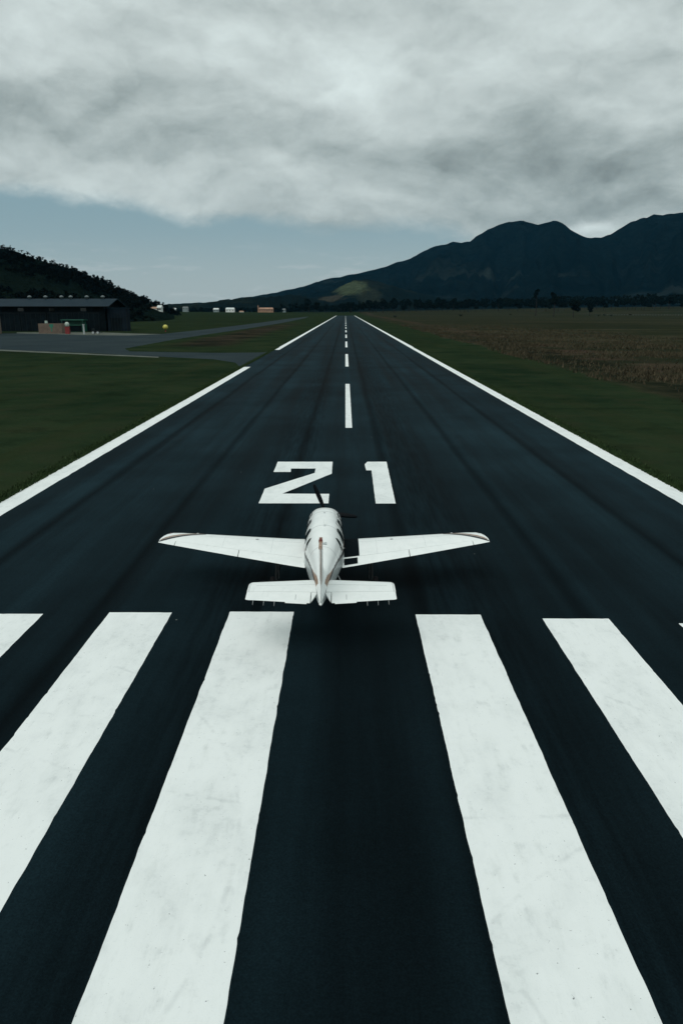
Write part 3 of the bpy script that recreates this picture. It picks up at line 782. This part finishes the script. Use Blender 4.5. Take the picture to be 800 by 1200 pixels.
mb.add([(0,.3,0),(0,D-.3,0),(0,D-.3,EV),(0,D/2,RG-.25),(0,.3,EV),(-.3,.3,0),(-.3,D-.3,0),(-.3,D-.3,EV),(-.3,D/2,RG-.25),(-.3,.3,EV)],
       [(0,1,2,3,4),(9,8,7,6,5),(0,5,6,1),(1,6,7,2),(2,7,8,3),(3,8,9,4),(4,9,5,0)])
mb.build('wall', M['hwall'], hg)
def slab(x0, x1, ya, za, yb, zb, t):
    return [(x0,ya,za),(x1,ya,za),(x1,yb,zb),(x0,yb,zb),(x0,ya,za-t),(x1,ya,za-t),(x1,yb,zb-t),(x0,yb,zb-t)], [(0,1,2,3),(7,6,5,4),(0,4,5,1),(1,5,6,2),(2,6,7,3),(3,7,4,0)]
mb = MB(); mb.add(*slab(-Lh-2, 2.2, -1.6, EV-.1, D/2, RG, .28)); mb.add(*slab(-Lh-2, 2.2, D/2, RG, D+1.6, EV-.1, .28))
roof = mb.build('roof', M['hroof'], hg)
for i, px in enumerate((33, 52, 71, 82, 101, 120)):
    X = at(px, 350, hy+D/2)[0]-hx1
    MB().lathe((X, D/2-.3, RG-.1), (0,0,1), [(0,.4),(.5,.4),(.6,.8),(1.0,.85),(1.3,.4),(1.4,.1)], 14).build('ridge_vent', M['skyl'], roof, True)
for k in range(6):
    x0 = -Lh+6+k*11
    d = MB().box(x0, x0+10.4, -.14, -.01, 0.05, 7.2).build('door', M['hdoor'], hg)
    mb = MB(); 
    for q in range(6): mb.box(x0+q*2.05, x0+q*2.05+.12, -.2, -.143, .05, 7.2)
    mb.box(x0-.1, x0+10.5, -.26, -.205, 7.1, 7.4); mb.build('door_frame', M['frame'], d)
for k in range(5): MB().box(-10-k*13, -7.6-k*13, -.08, -.012, 7.9, 9.2).build('window', M['glass'], hg)
MB().box(-Lh-1.9, 2.1, -1.78, -1.62, EV-.35, EV-.1).build('gutter', M['frame'], hg)
ax = empty('annex_shed', (hx1+.1, hy+1, 0), R(-2.0)); tag(ax, 'low dark flat-roofed shed against the right end of the hangar', 'shed')
wA = 8.2
MB().box(.4,wA,0,5,0,9.0).build('wall', M['hannex'], ax); MB().box(.2,wA+.4,-.3,5.3,9.0,9.3).build('roof', M['hroof'], ax)
mb = MB()
for q in range(7): mb.box(.8+q*1.25, .95+q*1.25, -.08, -.01, .1, 7.6)
mb.build('cladding_ribs', M['frame'], ax); MB().box(1.6,6.4,-.06,-.012,.05,5.2).build('door', M['hwall'], ax)

M['salmon'] = mottled('salmon_render', (.15,.115,.09), .15, .8, .8, .2)
M['green'] = mottled('green_paint', (.008,.085,.055), .2, 1, .6)
M['gsign'] = mottled('green_mark', (.02,.16,.10), .1, 1, .6)
M['pumpw'] = mottled('pump_white', (.38,.46,.40), .1, 2, .5)
M['pumpr'] = mottled('pump_red', (.20,.02,.02), .1, 2, .5)
tx0, ty = gp(46, 391); tx1, _ = gp(73.5, 391)
tk = empty('fuel_bund', (tx0, ty, 0)); w = tx1-tx0
tag(tk, 'pale salmon walled fuel tank enclosure with a green mark in front of the hangar', 'fuel tank')
hh = (391-379.5)/((391-364.4)*.9644/H)*.98
MB().box(0,w,0,.25,0,hh).box(0,w,3.2,3.45,0,hh).box(0,.25,.25,3.2,0,hh).box(w-.25,w,.25,3.2,0,hh).build('wall', M['salmon'], tk)
MB().lathe((.9,1.7,hh*.62), (1,0,0), [(0,.4),(.3,1.1),(w-2.2,1.1),(w-1.9,.4)], 20).build('tank', M['green'], tk, True)
MB().tube((w*.28,1.7,hh+.1),(w*.28,1.7,hh+1.0),.55,.45,12).build('tank_hatch', M['pumpw'], tk)
c = w*.56; mb = MB()
mb.add([(c-.75,-.02,hh*.95),(c+.75,-.02,hh*.95),(c+.75,-.02,hh*.72),(c+.2,-.02,hh*.55),(c+.2,-.02,hh*.2),(c-.2,-.02,hh*.2),(c-.2,-.02,hh*.55),(c-.75,-.02,hh*.72)], [tuple(range(8))[::-1]])
mb.build('painted_mark', M['gsign'], tk)
gx, gy = gp(75, 388.6); gx2, _ = gp(100, 388.6)
kb = empty('service_kiosk', (gx, gy, 0)); w2 = gx2-gx
tag(kb, 'small dark green fuel service kiosk between the salmon enclosure and the hangar doors', 'kiosk')
MB().box(0,w2,0,3,0,2.9).build('wall', M['green'], kb); MB().box(-.4,w2+.4,-1.6,3.2,4.4,4.75).build('canopy', M['green'], kb)
MB().box(.3,w2-.3,1.5,3.0,2.9,4.4).build('upper_wall', M['green'], kb)
for x in (.1, w2-.2): MB().tube((x,-1.4,0),(x,-1.4,4.4),.12).build('post', M['green'], kb)
MB().box(2.0,w2-1.2,-.06,-.005,.1,2.3).build('opening', M['hwall'], kb)
px_, py_ = gp(80, 391.3)
pu = empty('fuel_pump', (px_, py_, 0)); tag(pu, 'tall red and white fuel pump beside the salmon enclosure', 'fuel pump')
MB().box(-.75,.75,-.5,.5,0,2.6).build('cabinet', M['pumpr'], pu)
MB().lathe((0,-.1,2.6), (0,0,1), [(0,.5),(.2,.7),(.8,.8),(1.3,.65),(1.6,.3)], 16).build('globe', M['pumpw'], pu, True)
MB().tube((.76,0,2.1),(1.2,-.2,1.0),.06).tube((1.2,-.2,1.0),(.9,-.3,.3),.06).build('hose', M['rubber'], pu)
bx_, by_ = gp(99, 391.8)
bo = MB().tube((0,0,0),(0,0,3.3),.30,.28,12).tube((0,0,3.3),(0,0,3.5),.42,.42,12).build('bollard', M['grey']); bo.location = (bx_, by_, 0)
tag(bo, 'pale grey post standing in front of the dark hangar doors', 'post')
cx_, cy_ = gp(113, 391.3)
ct = empty('tow_cart', (cx_, cy_, 0)); tag(ct, 'small dark tow cart with pale wheels parked by the hangar doors', 'cart')
MB().box(-1.4,1.2,-.6,.6,.5,1.1).box(-1.4,-.6,-.55,.55,1.1,1.9).build('body', M['frame'], ct)
for x in (-.9, .8):
    for s in (-1, 1): MB().lathe((x, s*.66-.1, .42), (0,1,0), [(0,.3),(.03,.42),(.17,.42),(.2,.3)], 16).build('wheel', M['grey'], ct)
MB().tube((1.2,0,.6),(2.4,0,.4),.06).build('tow_bar', M['frame'], ct)
# pale wall at the very left
wx, wy = gp(-2, 392); 
lw = empty('side_building', (wx-13.4, wy+1.5, 0)); tag(lw, 'pale brown wall of a low building at the left edge beside the hangar', 'building')
MB().box(0,10.5,0,8,0,9.5).build('wall', M['salmon'], lw); MB().box(-.3,10.8,-.4,8.4,9.5,9.9).build('roof', M['hroof'], lw)
MB().box(3,5,-.05,-.004,2,5).build('window', M['glass'], lw)

# yellow marker by the taxiway
M['yellow'] = mottled('marker_yellow', (.55,.50,.10), .15, 2, .5)
yx, yy = gp(194.3, 388.8)
ym = empty('taxiway_marker', (yx, yy, 0)); tag(ym, 'yellow round marker on a short post in the grass beside the taxiway', 'marker')
MB().tube((0,0,0),(0,0,1.0),.22,.16,10).build('post', M['pumpr'], ym)
MB().lathe((0,0,.9), (0,0,1), [(0,.4),(.35,.85),(.9,1.05),(1.5,.85),(1.85,.35)], 18).build('marker_ball', M['yellow'], ym, True)

# village below the low hills
M['hw'] = mottled('white_wall', (.75,.78,.74), .1, .2, .7); M['hw2'] = mottled('grey_wall', (.22,.27,.27), .1, .2, .7)
M['rt'] = mottled('tan_roof', (.34,.20,.13), .2, .2, .8); M['rg'] = mottled('grey_roof', (.20,.22,.22), .2, .2, .8); M['rw'] = mottled('pale_roof', (.60,.64,.62), .1, .2, .7)
def house(px0, px1, rowb, rowt, Y, wm, rm, label, name='house', tower=False, dep=14):
    a = at(px0, rowb, Y); b = at(px1, rowb, Y); t = at(px0, rowt, Y); w = b[0]-a[0]; hgt = t[2]-a[2]
    o = empty(name, (a[0], Y, a[2])); tag(o, label, 'house' if name == 'house' else name)
    ev = hgt*.6; MB().box(0,w,0,dep,-12,ev).build('wall', wm, o)
    v = [(-.6,-.6,ev),(w+.6,-.6,ev),(w+.6,dep+.6,ev),(-.6,dep+.6,ev),(-.6+w*.06,dep/2,hgt),(w+.6-w*.06,dep/2,hgt)]
    mesh('roof', v, [(3,2,1,0),(0,1,5,4),(2,3,4,5),(1,2,5),(3,0,4)], rm, o)
    n = max(2, int(w/6))
    for k in range(n):
        x = w*(k+.5)/n; MB().box(x-.8,x+.8,-.12,-.01,ev*.35,ev*.75).build('window', M['glass'], o)
    if tower: 
        tw = MB().box(-2.2,.0-.02,1,4.2,-12,hgt*1.25).build('tower', wm, o)
        mesh('spire', [(-2.4,.8,hgt*1.25),(.2,.8,hgt*1.25),(.2,4.4,hgt*1.25),(-2.4,4.4,hgt*1.25),(-1.1,2.6,hgt*1.75)], [(3,2,1,0),(0,1,4),(1,2,4),(2,3,4),(3,0,4)], wm, tw)
    return o
house(171.5,184,364.5,359.5,830,M['hw'],M['rt'],'large white house with reddish roof just right of the wooded hill foot')
house(184.5,189,364.8,357.6,832,M['hw'],M['rw'],'tall narrow white building attached beside the large white house', dep=9)
house(202,206,364.8,361,2000,M['hw2'],M['rw'],'small grey house right of the tall white building')
house(214,220,362,359.4,2050,M['hw2'],M['rg'],'grey house highest among the trees of the village')
house(250,256,365.2,361,1980,M['hw2'],M['rw'],'pale grey house in the middle of the village')
house(264.5,274.5,365.2,360.5,1960,M['hw'],M['rw'],'bright white house with pale roof in the middle of the village')
house(280.5,285,366.6,364.2,1900,M['hw'],M['rt'],'low white hut in front of the village trees')
house(303,320,364.8,360.4,1950,M['rt'],M['rt'],'long tan roofed church with a white tower at its left', 'church', True)
house(331,334.5,365,361.3,2000,M['hw2'],M['rg'],'little grey house at the right end of the village')
# trees round the village
vt = make_tree('village_tree', 10, 5, .8, 500, 7); first = True
for k in range(44):
    px = random.uniform(190, 352); Y = random.uniform(1830, 1900) if random.random() < .45 else random.uniform(2010, 2050)
    if 262 < px < 287 and Y < 1950 or 298 < px < 324 and Y < 1950: continue
    d = ray(px, 364); x = d[0]/d[1]*Y
    o = vt if first else copy_tree(vt); first = False
    s = random.uniform(.45,.8) if Y < 1950 else random.uniform(.9, 1.5)
    o.location = (x, Y, G(x, Y)); o.scale = (s*1.3, s, s); o.rotation_euler.z = random.uniform(0, 6)
    tag(o, 'dark tree among the houses of the distant village', 'tree', 'village trees')

# wire fence with pale posts far right
x0, y0 = gp(620, 371.0); fr = empty('field_fence', (0,0,0)); M['fpost'] = mottled('weathered_post', (.12,.14,.14), .2, 1, .8)
tag(fr, 'long low pale post fence along the far side of the right field', 'fence')
mb = MB(); P = []
for k in range(46):
    t = k/45; px = 705 + 150*t; Y = 1330 - 60*t; d = ray(px, 364); x = d[0]/d[1]*Y; P.append((x, Y, G(x, Y)))
for k, p in enumerate(P): MB().box(p[0]-.13,p[0]+.13,p[1]-.13,p[1]+.13,p[2],p[2]+1.7).build('post', M['fpost'], fr)
for z in (.7, 1.4):
    for a, b in zip(P, P[1:]): mb.tube((a[0],a[1],a[2]+z), (b[0],b[1],b[2]+z), .04, n=4)
mb.build('wire', M['fpost'], fr)

# ------------------------------------------------------------------ air
HAZE = 1.0e-5
if HAZE:
    hm = bpy.data.materials.new('haze'); hm.use_nodes = True; nt = hm.node_tree; nt.nodes.clear()
    out = nt.nodes.new('ShaderNodeOutputMaterial'); pv = nt.nodes.new('ShaderNodeVolumePrincipled')
    pv.inputs['Color'].default_value = (.10,.50,.85,1); pv.inputs['Density'].default_value = HAZE; pv.inputs['Anisotropy'].default_value = .0
    nt.links.new(pv.outputs[0], out.inputs['Volume'])
    hz = MB().box(-14500,14500,-3500,14500,-8,1400).build('haze', hm); tag(hz, 'thin bluish air over the plain and mountains', 'haze', None, 'stuff')
    hm.cycles.homogeneous_volume = True if hasattr(hm.cycles, 'homogeneous_volume') else None

# ------------------------------------------------------------------ sky
w = bpy.data.worlds.new('World'); scn.world = w; w.use_nodes = True
nt = w.node_tree; nt.nodes.clear(); n = NT(nt)
out = nt.nodes.new('ShaderNodeOutputWorld'); bg = nt.nodes.new('ShaderNodeBackground'); nt.links.new(bg.outputs[0], out.inputs[0])
bg.inputs[1].default_value = .1
SUN_EL, SUN_AZ = 56, 215        # degrees; azimuth clockwise from +Y (ahead)
sky = nt.nodes.new('ShaderNodeTexSky'); sky.sky_type = 'NISHITA'; sky.sun_disc = False
sky.sun_elevation = R(SUN_EL); sky.sun_rotation = R(SUN_AZ); sky.air_density = 1.2; sky.dust_density = 1.5
Dv = nt.nodes.new('ShaderNodeTexCoord').outputs['Generated']
dx, dy, dz = n.sep(Dv)
u = n.m('DIVIDE', dx, n.m('MAXIMUM', n.m('ABSOLUTE', dy), .05))
den = n.m('ADD', n.m('MAXIMUM', dz, 0.0), .10)
P = n.comb(n.m('DIVIDE', dx, den), n.m('DIVIDE', dy, den), 0.0)
A = n.comb(dx, dy, n.m('MULTIPLY', dz, 1.9))
Aw = n.vm('ADD', A, n.vm('SCALE', n.vm('SUBTRACT', n.noise(A, 4.0, 3, .5, 0, True), (.5,.5,.5)), .10))
Aw = n.vm('ADD', Aw, n.vm('SCALE', n.vm('SUBTRACT', n.noise(A, 19, 4, .6, 0, True), (.5,.5,.5)), .028))
def billow(off, scale):                                 # rounded lobes parted by darker creases
    f = n.noise(n.vm('ADD', Aw, off), scale, 1.5, .45)
    return n.m('POWER', n.m('MULTIPLY', n.m('ABSOLUTE', n.m('SUBTRACT', f, .5)), 3.2, clamp=True), .7)
soft = n.noise(Aw, 2.3, 2, .45)
puff = n.noise(n.vm('ADD', Aw, (2.2,1.1,.6)), 5.2, 4, .45)
planar = n.noise(n.vm('ADD', P, (3.1, 7.7, 0)), .55, 4, .5)
fine = n.noise(Aw, 11, 7, .6)
bl1 = billow((2.2,1.1,.6), 3.6); bl1u = billow((2.2,1.1,.64), 3.6)
bl2 = billow((5.1,3.3,.2), 9.0); bl2u = billow((5.1,3.3,.218), 9.0)
rel = n.m('ADD', n.m('ADD', n.m('MULTIPLY', n.m('SUBTRACT', bl1, .42), .11), n.m('MULTIPLY', n.m('SUBTRACT', bl1, bl1u), .06)), n.m('ADD', n.m('MULTIPLY', n.m('SUBTRACT', bl2, .42), .05), n.m('MULTIPLY', n.m('SUBTRACT', bl2, bl2u), .03)))
v = n.m('ADD', .395, n.m('MULTIPLY', n.ss(soft, .34, .66), .085))
v = n.m('ADD', v, n.m('MULTIPLY', n.ss(puff, .32, .68), .07))
v = n.m('ADD', v, n.m('MULTIPLY', n.ss(planar, .34, .66), .03))
v = n.m('ADD', v, n.m('MULTIPLY', n.m('SUBTRACT', fine, .5), .20))
fineu = n.noise(n.vm('ADD', Aw, (0,0,.03)), 11, 4, .55)
v = n.m('ADD', v, n.m('MULTIPLY', n.m('SUBTRACT', fine, fineu), .24))
v = n.m('ADD', v, rel)
wsep = n.sep(n.vm('SUBTRACT', Aw, A))
def cloud_mass(px, py, rx, ry, amp):                    # single large bright or thick masses of the deck
    d = Vector(ray(px, py)).normalized(); cu, cz = d.x/d.y, d.z
    a = n.m('DIVIDE', n.m('SUBTRACT', n.m('ADD', u, n.m('MULTIPLY', wsep[0], 1.6)), cu), rx/860)
    b = n.m('DIVIDE', n.m('SUBTRACT', n.m('ADD', dz, n.m('MULTIPLY', wsep[2], 1.0)), cz), ry/860*.95)
    q = n.m('ADD', n.m('MULTIPLY', a, a), n.m('MULTIPLY', b, b))
    q = n.m('MULTIPLY', n.m('EXPONENT', n.m('MULTIPLY', q, -1.0)), amp)
    return n.m('MULTIPLY', q, n.ss(dy, 0.0, .2))
for args in ((405,85,60,40,.13),(560,112,60,26,.10),(240,70,150,45,.04),(460,246,55,20,.07),(120,105,150,30,-.06),(270,170,160,20,-.045),
             (330,205,120,18,.05),(80,205,160,22,.045),(650,190,200,40,-.10),(700,245,150,22,-.10),(520,170,90,22,-.05),(750,130,60,22,.07),(780,240,90,16,-.08),
             (60,15,150,30,.08),(420,10,150,25,-.03),(700,30,160,40,.05),(690,265,40,9,.16)):
    v = n.m('ADD', v, cloud_mass(*args[:4], args[4]*1.35))
v = n.m('MAXIMUM', v, .12)
v = n.m('MULTIPLY', v, n.ss(dz, .36, .85, 1.0, 1.35))
ccol = n.mix(n.ss(v, .25, .6), (9.0,10.75,10.7), (9.8,11.1,10.95))
ccol = n.vm('MULTIPLY', n.comb(v, v, v), ccol)
# clear band above the horizon
hzn = n.ss(dz, .0, .13)
clear = n.mix(hzn, (4.6,5.6,5.8), (2.8,4.2,4.7))
clear = n.mix(.25, clear, n.vm('SCALE', sky.outputs[0], .55))
cum = n.noise(n.comb(n.m('MULTIPLY', u, 9.0), n.m('MULTIPLY', dz, 42.0), 1.0), 1.6, 5, .6)
cumm = n.m('MULTIPLY', n.ss(cum, .52, .66), n.m('MULTIPLY', n.ss(dz, .003, .012), n.ss(dz, .10, .03)))
cumm = n.m('MULTIPLY', cumm, .45)
clear = n.mix(cumm, clear, (5.0,5.6,5.7))
edge = n.ss(u, -.45, .15, .131, .096)
edge = n.m('SUBTRACT', edge, n.ss(u, .12, .30, .0, .05))
e2 = n.m('ADD', dz, n.m('MULTIPLY', n.m('ADD', n.m('SUBTRACT', puff, .5), n.m('MULTIPLY', n.m('SUBTRACT', fine, .5), .8)), .055))
cov = n.ss(e2, n.m('SUBTRACT', edge, .010), n.m('ADD', edge, .016))
col = n.mix(cov, clear, ccol)
nt.links.new(col, bg.inputs[0])

sd = bpy.data.lights.new('sun', 'SUN'); so = bpy.data.objects.new('sun', sd); COL.objects.link(so)
sd.energy = 1.2; sd.angle = R(40); sd.color = (1, .985, .95)
so.rotation_euler = Vector((math.sin(R(SUN_AZ))*math.cos(R(SUN_EL)), math.cos(R(SUN_AZ))*math.cos(R(SUN_EL)), math.sin(R(SUN_EL)))).to_track_quat('Z','Y').to_euler()

vs = scn.view_settings; vs.view_transform = 'Standard'; vs.look = 'None'; vs.exposure = 0; vs.gamma = 1; vs.use_curve_mapping = False
scn.render.engine = 'CYCLES'; scn.cycles.max_bounces = 6; scn.cycles.volume_bounces = 0; scn.cycles.use_denoising = True
